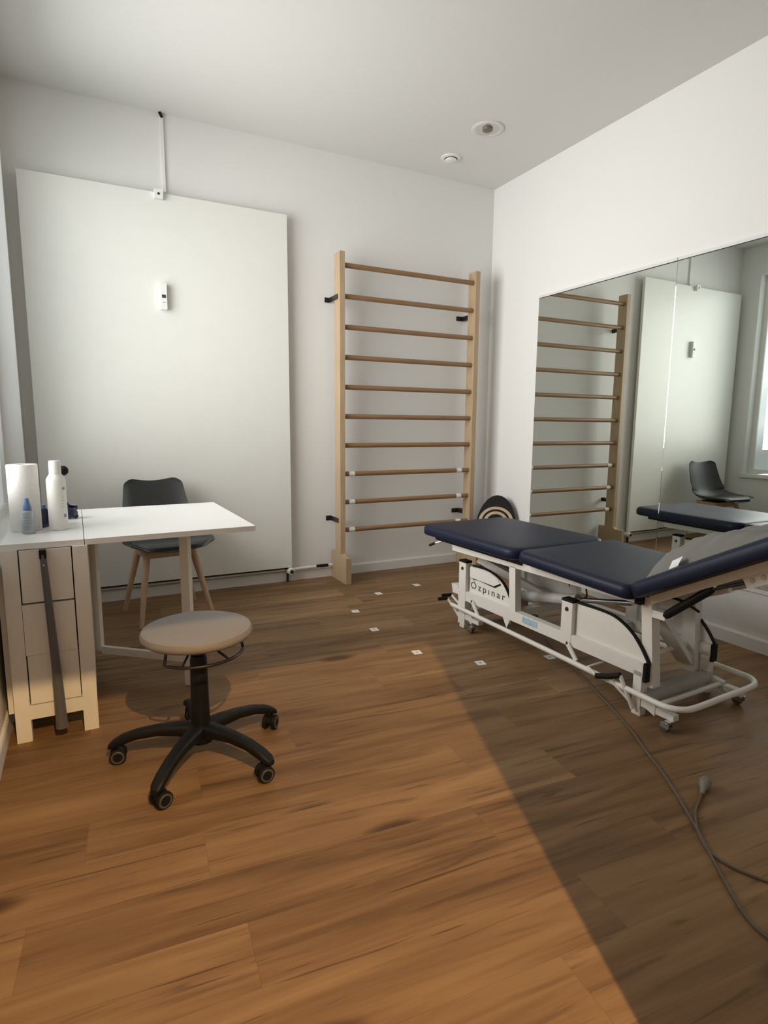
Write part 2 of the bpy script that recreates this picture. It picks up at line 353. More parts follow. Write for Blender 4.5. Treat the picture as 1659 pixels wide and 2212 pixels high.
t = thing('heat_meter', 'slim white heat meter with tiny dark display on the radiator front', 'heat meter', (-2.669, -0.062, 2.01))
obj('casing', bx(-0.020, 0.020, -0.032, 0.0, -0.082, 0.082), 'plastic', t, smooth=True, bevel=0.004)
obj('display', bx(-0.011, 0.013, -0.0332, -0.031, -0.010, 0.010), 'ink', t)
bm = nb(); box(bm, -0.009, 0.011, -0.0328, -0.031, -0.040, -0.036); obj('print_line', bm, 'greyink', t)

t = thing('cable_channel', 'thin white cable channel running from the ceiling down to the radiator top', 'cable channel', (-2.626, 0, 0))
obj('duct', bx(-0.010, 0.010, -0.014, 0, 2.672, 3.125), 'plastic', t, bevel=0.002)
bm = nb(); box(bm, -0.05, 0.0, -0.014, 0, 2.66, 2.674); obj('elbow', bm, 'plastic', t)
bm = nb(); tube(bm, catmull([(0.004, -0.010, 3.118), (-0.002, -0.014, 3.130), (-0.012, -0.018, 3.146)]), 0.009); obj('cable_tail', bm, 'rubber', t, smooth=True)
t = thing('wall_socket_box', 'tiny white socket box sitting on the upper edge of the radiator', 'socket box', (-2.672, -0.068, 2.633))
obj('box_body', bx(-0.026, 0.026, -0.022, 0.006, -0.028, 0.028), 'plastic', t, smooth=True, bevel=0.003)
bm = nb(); lathe(bm, [(0, 0.0222), (0.008, 0.0222), (0.008, 0.0232), (0, 0.0232)], mtx=rx, n=16); obj('socket_hole', bm, 'bolt', t)

# ------------------------------------------------------------------ wall bars
t = thing('wall_bars', 'tall wooden wall bars with ten rungs standing against the back wall', 'wall bars', (-0.87, 0, 0))
ZT = 2.424
for s, x0 in ((-1, -0.612), (1, 0.572)):
    obj('upright', bx(x0, x0 + 0.040, -0.200, -0.096, 0.19, ZT), 'beech', t, bevel=0.003)
    bm = prism(nb(), [(-0.312, 0), (-0.020, 0), (-0.020, 0.215), (-0.100, 0.215), (-0.205, 0.215), (-0.225, 0.200), (-0.312, 0.200)], 'x', x0 - 0.001, x0 + 0.041)
    obj('foot', bm, 'beech', t, bevel=0.003)
    for z in ((2.116, 0.470) if s < 0 else (2.081, 0.462)):
        bm = nb(); xs = x0 - 0.006 if s < 0 else x0 + 0.002
        q = -0.035 if s < 0 else -0.052
        if s < 0: box(bm, xs, xs + 0.005, -0.165, -0.002, z - 0.018, z + 0.018)
        else: box(bm, x0 + 0.004, x0 + 0.036, -0.0965, -0.002, z - 0.018, z + 0.018)
        box(bm, xs + q, xs + 0.010, -0.006, -0.001, z - 0.018, z + 0.018)
        br = obj('wall_bracket', bm, 'blackm', t)
        bm = nb(); lathe(bm, [(0, 0), (0.006, 0), (0.004, 0.004), (0, 0.004)], mtx=Matrix.Translation((xs + q * 0.5, -0.006, z)) @ rx, n=10); obj('screw', bm, 'bolt', br)
for k in range(10):
    z = 2.338 - 0.2160 * k
    yy = -0.163
    bm = tube(nb(), [(-0.580, yy, z), (0.580, yy, z)], 0.0185, 16, sx=0.85)
    ro = obj('rung', bm, 'rung', t, smooth=True)
    if k >= 7:
        for xx in (-0.505, 0.475):
            o = obj('label_tape', tube(nb(), [(xx - 0.024, yy, z), (xx + 0.024, yy, z)], 0.0196, 16, sx=0.85), 'marker', ro, smooth=True)
            o['label'] = 'white label tape around the rung end'

# ------------------------------------------------------------------ oval balance board in the corner
t = thing('balance_board', 'black oval balance board with pale rings leaning in the corner behind the treatment table', 'balance board', (-0.195, -0.420, 0.0))
nrm = Vector((-0.74, -0.62, 0.24)).normalized(); hx = Vector((0, 0, 1)).cross(nrm).normalized(); hy = nrm.cross(hx)
bmx = Matrix((hx, hy, nrm)).transposed().to_4x4(); bmx.translation = Vector((0.02, 0.02, 0.319))
def ell(bm, a, b, z0, z1, cyy=0.0, inner=None, n=40):
    ring = lambda a_, b_, z: [bm.verts.new(bmx @ Vector((a_ * math.cos(2 * math.pi * k / n), cyy + b_ * math.sin(2 * math.pi * k / n), z))) for k in range(n)]
    A, B = ring(a, b, z0), ring(a, b, z1)
    for k in range(n): bm.faces.new((A[k], A[(k + 1) % n], B[(k + 1) % n], B[k]))
    if inner:
        C, D = ring(inner[0], inner[1], z0), ring(inner[0], inner[1], z1)
        for k in range(n):
            j = (k + 1) % n
            bm.faces.new((B[k], B[j], D[j], D[k])); bm.faces.new((D[k], D[j], C[j], C[k])); bm.faces.new((C[k], C[j], A[j], A[k]))
    else: bm.faces.new(B); bm.faces.new(A[::-1])
    return bm
obj('deck', ell(nb(), 0.172, 0.312, -0.012, 0.008), 'rubber', t, smooth=True)
for a, b in ((0.146, 0.130), (0.102, 0.090)):
    obj('pale_ring', ell(nb(), a, b, 0.008, 0.014, 0.085, (a - 0.026, b - 0.022)), 'boardwood', t, smooth=True)
obj('hub', ell(nb(), 0.050, 0.038, 0.008, 0.030, 0.078), 'greyplate', t, smooth=True)

# ------------------------------------------------------------------ ceiling fittings
t = thing('recessed_downlight', 'round recessed downlight, switched off, in the ceiling above the wall bars', 'downlight', (-0.672, -0.808, H))
obj('trim_ring', lathe(nb(), [(0.078, 0.0), (0.106, 0.0), (0.108, -0.004), (0.098, -0.009), (0.082, -0.007), (0.078, 0.0)], n=48), 'lightring', t, smooth=True)
obj('reflector', lathe(nb(), [(0.082, -0.006), (0.070, -0.0045), (0.05, -0.0035), (0.030, -0.003), (0, -0.0028)], n=48), 'reflector', t, smooth=True)
obj('lamp_bulb', lathe(nb(), [(0.036, -0.003), (0.034, -0.012), (0.022, -0.018), (0, -0.02)], n=24), 'bulb', t, smooth=True)
t = thing('ceiling_vent', 'small round white disc vent in the ceiling near the back wall', 'vent', (-0.652, -0.335, H))
obj('flange', lathe(nb(), [(0.046, 0.0), (0.074, 0.0), (0.073, -0.006), (0.048, -0.010), (0.046, 0.0)], n=40), 'plastic', t, smooth=True)
obj('vent_disc', lathe(nb(), [(0.020, 0.0), (0.020, -0.014), (0.043, -0.014), (0.042, -0.022), (0.03, -0.026), (0, -0.027)], n=36), 'plastic', t, smooth=True)
obj('dark_throat', lathe(nb(), [(0.047, -0.0015), (0.019, -0.0015)], n=36), 'gap', t)

# ------------------------------------------------------------------ gateleg drawer table
t = thing('drawer_table', 'white gateleg drawer table with its right leaf raised against the left wall', 'table', (-3.33, -1.82, 0))
def W(x, y, z): return (x + 3.33, y + 1.82, z)
def quad_slab(pts, th):
    bm = nb(); A = [bm.verts.new(W(*p)) for p in pts]; B = [bm.verts.new(W(p[0], p[1], p[2] - th)) for p in pts]
    bm.faces.new(A); bm.faces.new(B[::-1])
    for i in range(4): bm.faces.new((A[i], B[i], B[(i + 1) % 4], A[(i + 1) % 4]))
    return bm
obj('tabletop', quad_slab([(-3.475, -1.822, 0.760), (-3.2055, -1.818, 0.760), (-3.2175, -0.945, 0.760), (-3.484, -0.950, 0.760)], 0.022), 'tabletop', t, bevel=0.0015, seg=1)
obj('drop_leaf', quad_slab([(-3.203, -1.818, 0.760), (-2.541, -1.787, 0.760), (-2.554, -0.923, 0.760), (-3.215, -0.945, 0.760)], 0.022), 'tabletop', t, bevel=0.0015, seg=1)
bm = nb(); box(bm, -0.166, -0.148, 0.03, 0.86, 0.105, 0.738); obj('drop_leaf', bm, 'cabinet', t, bevel=0.0015, seg=1)['label'] = 'folded leaf hanging at the wall side'
# cabinet carcass between the four legs
yb = 0.79
bm = nb()
box(bm, -0.138, -0.120, 0.0, yb, 0.09, 0.738); box(bm, 0.118, 0.134, 0.02, yb, 0.09, 0.738)
box(bm, -0.12, 0.118, 0.40, 0.415, 0.09, 0.738); box(bm, -0.12, 0.118, 0.02, yb, 0.090, 0.10)
obj('cabinet_body', bm, 'cabinet', t)
obj('dark_interior', bx(-0.12, 0.118, 0.020, 0.024, 0.142, 0.738), 'gap', t)
for x0, x1, y0, y1 in ((-0.143, -0.093, -0.010, 0.035), (0.083, 0.134, -0.010, 0.035), (-0.143, -0.093, yb - 0.035, yb + 0.01), (0.083, 0.134, yb - 0.035, yb + 0.01)):
    obj('leg', bx(x0, x1, y0, y1, 0.0, 0.738), 'cabinet', t, bevel=0.002, seg=1)
obj('apron', bx(-0.093, 0.083, -0.009, 0.016, 0.086, 0.140), 'cabinet', t)
for x0, x1, z0, z1, off in ((-0.0885, 0.0785, 0.5385, 0.735, 0.0), (-0.0915, 0.0785, 0.338, 0.5315, -0.002), (-0.0885, 0.0795, 0.1445, 0.3362, 0.0015)):
    obj('drawer', bx(x0, x1, -0.008 + off, 0.018, z0, z1), 'cabinet', t, bevel=0.001, seg=1)
# gate leg
hx0, hy0 = 0.142, 0.56; ex, ey = 0.522, 0.245
d = Vector((ex - hx0, ey - hy0, 0)).normalized()
gm = Matrix.Translation((hx0, hy0, 0)) @ Matrix.Rotation(math.atan2(d.y, d.x), 4, 'Z'); Lg = math.hypot(ex - hx0, ey - hy0)
g = obj('gate_frame', box(box(nb(), 0.0, 0.035, -0.011, 0.011, 0.12, 0.734, mtx=gm), 0.035, Lg, -0.010, 0.010, 0.108, 0.142, mtx=gm), 'cabinet', t)
box_b = box(nb(), 0.035, Lg, -0.010, 0.010, 0.700, 0.734, mtx=gm); obj('gate_rail', box_b, 'cabinet', t)
obj('gate_leg', box(nb(), Lg - 0.020, Lg + 0.022, -0.014, 0.014, 0.0, 0.737, mtx=gm), 'cabinet', t, bevel=0.002, seg=1)

# ------------------------------------------------------------------ shoehorn hanging on the drawers
t = thing('shoehorn', 'long grey shoehorn leaning against the drawer fronts of the white table', 'shoehorn', (-3.33, -1.845, 0.05))
pts = [(-0.012, -0.004, 0.670), (-0.008, -0.006, 0.57), (0.000, -0.010, 0.35), (0.006, -0.014, 0.18), (0.0085, -0.018, 0.05), (0.0095, -0.020, 0.0)]
obj('blade', tube(nb(), catmull(pts, 5), [0.0105 + 0.0115 * (i / 25.0) ** 1.2 for i in range(26)], 16), 'shoehorn', t, smooth=True)
obj('hanging_loop', bx(-0.023, -0.001, -0.014, 0.012, 0.655, 0.687), 'rubber', t, bevel=0.003)
bm = nb(); lathe(bm, [(0, 0.0), (0.004, 0.0), (0.003, 0.003), (0, 0.003)], mtx=Matrix.Translation((-0.010, -0.016, 0.632)) @ rx, n=12); obj('rivet', bm, 'steel', t)

# ------------------------------------------------------------------ things on the table
ZTB = 0.7605
def at(x, y): return (x, y, ZTB)
t = thing('paper_towel_roll', 'white paper towel roll standing on the table next to the window', 'paper roll', at(-3.4135, -1.505))
obj('paper', lathe(nb(), [(0.019, 0.0), (0.054, 0.0), (0.0555, 0.004), (0.056, 0.14), (0.0555, 0.264), (0.054, 0.268), (0.019, 0.268)], n=40), 'paper', t, smooth=True)
obj('cardboard_core', lathe(nb(), [(0.019, 0.0), (0.0175, 0.001), (0.0175, 0.267), (0.019, 0.268)], n=24), 'hole', t, smooth=True)
t = thing('lotion_bottle', 'tall white lotion bottle with screw cap on the table', 'bottle', at(-3.296, -1.545))
obj('body', lathe(nb(), [(0, 0), (0.033, 0), (0.0355, 0.005), (0.0355, 0.204), (0.0335, 0.211), (0.0235, 0.228), (0, 0.228)], n=36), 'milky', t, smooth=True)
obj('cap', lathe(nb(), [(0, 0.2285), (0.0222, 0.2285), (0.0217, 0.276), (0.019, 0.283), (0, 0.284)], n=28), 'milky', t, smooth=True)
def wrap(z0, z1, a0, a1, r, material, par, n=8):
    bm = nb(); A = []; B = []
    for k in range(n + 1):
        a = math.radians(a0 + (a1 - a0) * k / n); A.append(bm.verts.new((r * math.cos(a), r * math.sin(a), z0))); B.append(bm.verts.new((r * math.cos(a), r * math.sin(a), z1)))
    for k in range(n): bm.faces.new((A[k], A[k + 1], B[k + 1], B[k]))
    return obj('print_mark', bm, material, par)
b = t
wrap(0.166, 0.176, -52, -30, 0.0358, 'greyink', b); wrap(0.052, 0.066, -52, -30, 0.0358, 'greyink', b)
for z in (0.095, 0.108, 0.121, 0.134): wrap(z, z + 0.002, -58, -46, 0.0358, 'greyink', b, 3)
t = thing('dropper_bottle', 'small cloudy bottle with blue nozzle cap in front of the paper roll', 'bottle', at(-3.3985, -1.600))
obj('body', lathe(nb(), [(0, 0), (0.021, 0), (0.0235, 0.004), (0.0238, 0.05), (0.023, 0.082), (0.020, 0.091), (0.010, 0.094), (0, 0.094)], n=28), 'clear', t, smooth=True)
obj('cap', lathe(nb(), [(0, 0.094), (0.0148, 0.094), (0.0142, 0.106), (0.009, 0.125), (0.007, 0.140), (0, 0.141)], n=24), 'blue', t, smooth=True)
for z0, z1 in ((0.082, 0.088), (0.068, 0.075), (0.056, 0.062), (0.042, 0.049), (0.030, 0.035), (0.018, 0.024)): wrap(z0 * 0.93, z1 * 0.93, -128, -78, 0.0241, 'greyink', t)
t = thing('navy_bottle', 'dark navy bottle between the paper roll and the white bottle', 'bottle', at(-3.3585, -1.395))
obj('body', lathe(nb(), [(0, 0), (0.019, 0), (0.021, 0.004), (0.021, 0.062), (0.015, 0.070), (0, 0.072)], n=24), 'navyb', t, smooth=True)
obj('cap', lathe(nb(), [(0, 0.071), (0.012, 0.071), (0.011, 0.086), (0, 0.087)], n=20), 'blue', t, smooth=True)
t = thing('ballpoint_pen', 'black ballpoint pen lying on the table beside the white bottle', 'pen', at(-3.358, -1.480))
d = Vector((0.075, 0.055, 0.0))
obj('barrel', tube(nb(), [(-0.010, -0.016, 0.006), (0.045, 0.060, 0.006)], 0.0052, 10), 'black', t, smooth=True)
obj('tip', tube(nb(), [(-0.010, -0.016, 0.006), (-0.019, -0.0285, 0.006)], [0.0048, 0.001], 10), 'bolt', t, smooth=True)
t = thing('handheld_device', 'black handheld device with round ball head standing behind the white bottle', 'device', at(-3.308, -1.400))
obj('handle', tube(nb(), [(0, 0, 0.0), (0, 0, 0.06), (0, 0, 0.19)], [0.019, 0.016, 0.018], 18), 'black', t, smooth=True)
obj('motor_body', tube(nb(), [(-0.014, 0, 0.229), (-0.010, 0, 0.229), (0.012, 0, 0.229), (0.02, 0, 0.229)], [0.015, 0.019, 0.019, 0.012], 20), 'black', t, smooth=True)
obj('ball_head', sphere(nb(), (0.036, 0, 0.231), 0.0215), 'rubber', t, smooth=True)
t = thing('velcro_strap', 'crumpled dark navy strap lying on the table behind the white bottle', 'strap', at(-3.258, -1.245))
bm = nb()
for k in range(4):
    a = k * 1.3; pts = [(0.024 * math.cos(a + s * 1.25) * (1 + 0.15 * math.sin(3 * s + k)), 0.030 * math.sin(a + s * 1.25), 0.010 + 0.012 * k + 0.006 * math.sin(2 * s + k)) for s in range(6)]
    tube(bm, catmull(pts, 5), 0.010, 8, sx=0.5)
obj('webbing', bm, 'navyb', t, smooth=True)
obj('loose_end', tube(nb(), catmull([(-0.02, 0, 0.04), (-0.014, -0.01, 0.072), (-0.002, -0.012, 0.060), (0.030, -0.012, 0.054)]), 0.006, 8, sx=0.5), 'navyb', t, smooth=True)

# ------------------------------------------------------------------ shell chair behind the table
t = thing('shell_chair', 'grey shell chair with beech legs between the white table and the radiator', 'chair', (-2.768, -0.425, 0), math.radians(8))
prof = catmull([Vector((0, a, b + 0.024)) for a, b in [(-0.262, 0.422), (-0.245, 0.441), (-0.19, 0.445), (-0.09, 0.432), (0.02, 0.424), (0.105, 0.437), (0.165, 0.490), (0.200, 0.570), (0.228, 0.670), (0.248, 0.760), (0.258, 0.822)]], 4)
NV = len(prof) - 1; NU = 20
def shell_pt(i, k, off=0.0):
    p = prof[i]; v = i / NV; u = -1 + 2 * k / NU
    tn = (prof[min(i + 1, NV)] - prof[max(i - 1, 0)]).normalized(); nm = Vector((0, -tn.z, tn.y))
    keys = [(0, 0.105), (0.05, 0.175), (0.14, 0.240), (0.28, 0.264), (0.42, 0.252), (0.55, 0.228), (0.7, 0.214), (0.85, 0.192), (0.95, 0.182), (1.0, 0.168)]
    for (a, wa), (b_, wb) in zip(keys, keys[1:]):
        if a <= v <= b_ + 1e-6: wd = wa + (wb - wa) * (v - a) / (b_ - a); break
    cup = 0.050 * abs(u) ** 2.6 * (0.45 + 0.9 * math.exp(-((v - 0.5) / 0.22) ** 2)) + (0.02 * u * u if v > 0.6 else 0.0)
    q = p + nm * (cup + off); q.x = u * wd
    if v > 0.86: q.z -= 0.020 * (1 - u * u) ** 1.5 * ((v - 0.86) / 0.14) ** 2; q.z -= 0.026 * (max(0, abs(u) - 0.62) / 0.38) ** 2.5 * ((v - 0.86) / 0.14)
    return q
bm = nb(); G = [[bm.verts.new(shell_pt(i, k)) for k in range(NU + 1)] for i in range(NV + 1)]
Gb = [[bm.verts.new(shell_pt(i, k, -0.009)) for k in range(NU + 1)] for i in range(NV + 1)]
for i in range(NV):
    for k in range(NU):
        bm.faces.new((G[i][k], G[i][k + 1], G[i + 1][k + 1], G[i + 1][k])); bm.faces.new((Gb[i][k], Gb[i + 1][k], Gb[i + 1][k + 1], Gb[i][k + 1]))
rim = [(0, k) for k in range(NU)] + [(i, NU) for i in range(NV)] + [(NV, k) for k in range(NU, 0, -1)] + [(i, 0) for i in range(NV, 0, -1)]
for (a, b), (c_, d_) in zip(rim, rim[1:] + rim[:1]): bm.faces.new((G[a][b], Gb[a][b], Gb[c_][d_], G[c_][d_]))
obj('shell', bm, 'chair', t, smooth=True)
bm = nb(); i0, i1, k0, k1 = 2, int(NV * 0.52), 2, NU - 2
hgt = lambda i, k: 0.003 + 0.026 * max(0.0, (1 - abs((i - (i0 + i1) / 2) / ((i1 - i0) / 2)) ** 4)) ** 0.5 * max(0.0, (1 - abs((k - NU / 2) / ((k1 - k0) / 2)) ** 4)) ** 0.5
Gc = {(i, k): bm.verts.new(shell_pt(i, k, hgt(i, k))) for i in range(i0, i1 + 1) for k in range(k0, k1 + 1)}
for i in range(i0, i1):
    for k in range(k0, k1): bm.faces.new((Gc[i, k], Gc[i, k + 1], Gc[i + 1, k + 1], Gc[i + 1, k]))
obj('seat_cushion', bm, 'cushion', t, smooth=True)
for sx_, sy_, fx, fy in ((-1, -1, 0.215, 0.235), (1, -1, 0.215, 0.235), (-1, 1, 0.222, 0.185), (1, 1, 0.222, 0.185)):
    bm = tube(nb(), [(sx_ * 0.135, sy_ * 0.105, 0.425), (sx_ * fx, sy_ * fy, 0.0)], [0.023, 0.013], 12)
    obj('leg', bm, 'leg', t, smooth=True)
bm = nb(); box(bm, -0.15, 0.15, -0.125, -0.095, 0.388, 0.433); box(bm, -0.15, 0.15, 0.095, 0.125, 0.388, 0.433); box(bm, -0.15, -0.118, -0.1, 0.1, 0.388, 0.433); box(bm, 0.118, 0.15, -0.1, 0.1, 0.388, 0.433)
obj('seat_frame', bm, 'leg', t, bevel=0.004)
obj('mount_plate', bx(-0.11, 0.11, -0.09, 0.09, 0.424, 0.438), 'black', t)

# ------------------------------------------------------------------ rolling stool
t = thing('rolling_stool', 'round taupe swivel stool on a black five star castor base', 'stool', (-2.866, -2.212, 0), math.radians(18))
obj('seat', lathe(nb(), [(0, 0.452), (0.165, 0.452), (0.180, 0.456), (0.189, 0.466), (0.190, 0.476), (0.184, 0.488), (0.165, 0.495), (0.1, 0.499), (0, 0.500)], n=56), 'stool', t, smooth=True)
obj('seat_plate', lathe(nb(), [(0, 0.452), (0.10, 0.452), (0.10, 0.440), (0.03, 0.432), (0, 0.432)], n=28), 'black', t, smooth=True)
a0 = math.radians(180 + 42 - 18); pts = [(0.155 * math.cos(a0 + math.radians(a)), 0.155 * math.sin(a0 + math.radians(a)), 0.402) for a in range(-5, 126, 5)]
pts = [(pts[0][0] * 0.93, pts[0][1] * 0.93, 0.445)] + pts + [(pts[-1][0] * 0.93, pts[-1][1] * 0.93, 0.445)]
lv = obj('height_ring', tube(nb(), pts, 0.0055, 10), 'blackm', t, smooth=True)
bm = nb()
for q in (6, len(pts) // 2 + 4): tube(bm, [(pts[q][0], pts[q][1], pts[q][2]), (pts[q][0] * 0.3, pts[q][1] * 0.3, 0.44)], 0.0045, 8)
obj('ring_spoke', bm, 'blackm', lv, smooth=True)
obj('gas_lift', lathe(nb(), [(0, 0.36), (0.0165, 0.36), (0.0165, 0.445), (0, 0.445)], n=20), 'blackm', t, smooth=True)
obj('column_cover', lathe(nb(), [(0, 0.10), (0.033, 0.10), (0.031, 0.25), (0.029, 0.372), (0.025, 0.386), (0, 0.388)], n=28), 'black', t, smooth=True)
obj('hub', lathe(nb(), [(0, 0.062), (0.040, 0.062), (0.045, 0.085), (0.043, 0.118), (0.036, 0.130), (0, 0.130)], n=28), 'black', t, smooth=True)
for k in range(5):
    a = math.radians(72 * k); R = Matrix.Rotation(a, 4, 'Z')
    bm = nb(); secs = [(0.02, 0.104, 0.032, 0.030), (0.08, 0.112, 0.027, 0.022), (0.15, 0.112, 0.023, 0.018), (0.22, 0.102, 0.021, 0.017), (0.275, 0.084, 0.021, 0.017), (0.305, 0.070, 0.020, 0.014), (0.318, 0.062, 0.013, 0.009)]
    rings = []
    for x, z, hw, hh in secs:
        rings.append([bm.verts.new(R @ Vector((x, hw * sq * (abs(math.cos(th)) ** 0.6), z + hh * s2 * (abs(math.sin(th)) ** 0.6)))) for th in [2 * math.pi * j / 16 for j in range(16)] for sq in [1 if math.cos(th) >= 0 else -1] for s2 in [1 if math.sin(th) >= 0 else -1]])
    for A, B in zip(rings, rings[1:]):
        for j in range(16): bm.faces.new((A[j], A[(j + 1) % 16], B[(j + 1) % 16], B[j]))
    bm.faces.new(rings[0]); bm.faces.new(rings[-1])
    obj('base_arm', bm, 'black', t, smooth=True)
    sw = math.radians((35, 80, 10, -30, 60)[k]); ct = R @ Matrix.Translation((0.300, 0, 0)) @ Matrix.Rotation(sw, 4, 'Z') @ Matrix.Translation((-0.012, 0, 0))
    bm = nb(); lathe(bm, [(0, 0.044), (0.007, 0.044), (0.007, 0.070), (0, 0.070)], mtx=ct @ Matrix.Translation((0.012, 0, 0)), n=12)
    lathe(bm, [(0, -0.009), (0.022, -0.009), (0.022, 0.009), (0, 0.009)], mtx=ct @ Matrix.Translation((0, 0, 0.033)) @ Matrix.Rotation(math.radians(90), 4, 'X'), n=24)
    ca = obj('castor', bm, 'black', t, smooth=True)
    for s in (-1, 1):
        mt_ = ct @ Matrix.Translation((0, s * 0.018, 0.028)) @ Matrix.Rotation(math.radians(90), 4, 'X')
        wh = obj('wheel', lathe(nb(), [(0, -0.008), (0.025, -0.008), (0.028, -0.005), (0.028, 0.005), (0.025, 0.008), (0, 0.008)], mtx=mt_, n=28), 'rubber', ca, smooth=True)
        obj('wheel_rim', lathe(nb(), [(0.016, s * -0.0085), (0.021, s * -0.0095), (0.023, s * -0.008), (0.016, s * -0.0078)], mtx=mt_, n=28), 'wheel', ca, smooth=True)

# ------------------------------------------------------------------ treatment table
t = thing('treatment_table', 'white framed treatment table with navy pads and raised head section', 'treatment table', (-1.18, -2.688, 0), math.radians(2.25))
BW = 0.50        # width of the base, local x from the near side to the mirror side; local y runs to the far end
def fan_pts(fl):
    if fl: arc = [(1.17, 0.384), (1.046, 0.389), (0.964, 0.378), (0.892, 0.349), (0.843, 0.299), (0.806, 0.229)]; base = (1.181, 0.229)
    else: arc = [(0.361, 0.381), (0.333, 0.381), (0.227, 0.382), (0.146, 0.374), (0.071, 0.339), (0.017, 0.288), (-0.026, 0.228)]; base = (0.361, 0.229)
    sm = [(p.y, p.z) for p in catmull([Vector((0, a, b)) for a, b in arc], 6)]
    return sm, base
bf = obj('base_beam', bx(0.0, 0.040, -0.020, 1.262, 0.172, 0.228), 'bedmetal', t, bevel=0.002, seg=1)
obj('base_beam', bx(BW - 0.040, BW, -0.020, 1.262, 0.172, 0.228), 'bedmetal', t, bevel=0.002, seg=1)
for x0 in (0.0, BW - 0.04):
    near = x0 == 0.0; xf = 0.022 if near else BW - 0.025
    obj('end_bracket', prism(nb(), [(1.262, 0.194), (1.318, 0.192), (1.330, 0.246), (1.262, 0.250)], 'x', x0, x0 + 0.04), 'bedmetal', t)
    for y0, y1, z0, z1 in ((1.19, 1.255, 0.022, 0.398), (0.370, 0.436, 0.172, 0.381)):
        p = obj('post', bx(x0 - 0.002, x0 + 0.042, y0, y1, z0, z1), 'bedmetal', t, bevel=0.002, seg=1)
        obj('end_cap', bx(x0 - 0.003, x0 + 0.043, y0 - 0.001, y1 + 0.001, z1, z1 + 0.012), 'rubber', p)
        sgn = -1 if near else 1; xe = x0 - 0.002 if near else x0 + 0.042
        bm = nb(); lathe(bm, [(0, 0), (0.011, 0), (0.009, 0.004), (0, 0.005)], mtx=Matrix.Translation((xe, (y0 + y1) / 2, z1 - 0.036)) @ Matrix.Rotation(sgn * math.radians(90), 4, 'Y'), n=14)
        obj('bolt', bm, 'bolt', p, smooth=True)
    for fl in (True, False):
        arc, base = fan_pts(fl)
        fn = obj('side_shield', prism(nb(), [base] + arc, 'x', xf, xf + 0.003), 'bedmetal', t)
        bm = nb(); A = []
        mid = Vector(base)
        for ring_o in (0.0, 0.011):
            A.append([Vector(p) + (Vector(p) - mid).normalized() * ring_o for p in arc[1:]])
        poly = [(p.x, p.y) for p in A[0]] + [(p.x, p.y) for p in A[1][::-1]]
        bmv = [[bm.verts.new((xx, p.x, p.y)) for p in A[j]] for xx in (xf - 0.004, xf + 0.008) for j in (0, 1)]
        n = len(A[0])
        for k in range(n - 1):
            a, b_, c_, d_ = bmv[0], bmv[1], bmv[2], bmv[3]
            bm.faces.new((a[k], a[k + 1], b_[k + 1], b_[k])); bm.faces.new((c_[k], d_[k], d_[k + 1], c_[k + 1]))
            bm.faces.new((b_[k], b_[k + 1], d_[k + 1], d_[k])); bm.faces.new((a[k], c_[k], c_[k + 1], a[k + 1]))
        obj('edge_trim', bm, 'rubber', fn)
    # lower legs at both ends
    obj('lower_post', bx(x0, x0 + 0.04, -0.018, 0.022, 0.03, 0.19), 'bedmetal', t, bevel=0.002, seg=1)
    obj('end_stop', bx(x0 + 0.004, x0 + 0.036, -0.032, -0.020, 0.150, 0.232), 'rubber', t)
    for y0 in (-0.020, 1.20):
        obj('foot_pad', bx(x0 + 0.002, x0 + 0.038, y0, y0 + 0.042, 0.0, 0.03), 'bedmetal', t, bevel=0.003)
# writing and the slot on the far shield
obj('cover_plate', prism(nb(), [(1.172, 0.318), (0.956, 0.316), (0.908, 0.341), (0.93, 0.362), (0.964, 0.374), (1.046, 0.385), (1.172, 0.381)], 'x', 0.0155, 0.0215), 'bedmetal', t)
obj('slot_edge', prism(nb(), [(1.172, 0.310), (1.150, 0.310), (1.148, 0.318), (0.958, 0.316), (0.906, 0.341), (0.902, 0.335), (0.952, 0.307), (1.000, 0.309), (1.09, 0.3145), (1.150, 0.3105)], 'x', 0.0185, 0.0218), 'rubber', t)
cu = bpy.data.curves.new('lettering', 'FONT'); cu.body = '\u00d6zp\u0131nar'; cu.size = 0.060; cu.extrude = 0.0006; cu.space_character = 1.42
tmp = bpy.data.objects.new('tmp', cu); COL.objects.link(tmp); dg = bpy.context.evaluated_depsgraph_get()
me = bpy.data.meshes.new_from_object(tmp.evaluated_get(dg)); bpy.data.objects.remove(tmp)
xs = [v.co.x for v in me.vertices]; sc = 0.300 / (max(xs) - min(xs)); mnx = min(xs)
for v in me.vertices:
    X, Y, Z = (v.co.x - mnx) * sc, v.co.y, v.co.z
    v.co = (0.0212 - Z, 1.166 - X, 0.2555 + Y * 0.93)
me.materials.clear(); me.materials.append(M['ink']); o = bpy.data.objects.new('lettering', me); COL.objects.link(o); o.parent = t
obj('pale_blue_sticker', bx(-0.0008, 0.0, 0.593, 0.702, 0.188, 0.220), 'sticker', t)
bm = prism(nb(), [(0.845, 0.172), (0.815, 0.172), (0.83, 0.13)], 'x', 0.03, 0.034); obj('warning_tab', prism(bm, [(0.86, 0.172), (0.80, 0.172), (0.826, 0.118)], 'x', 0.004, 0.007), 'bedmetal', t)
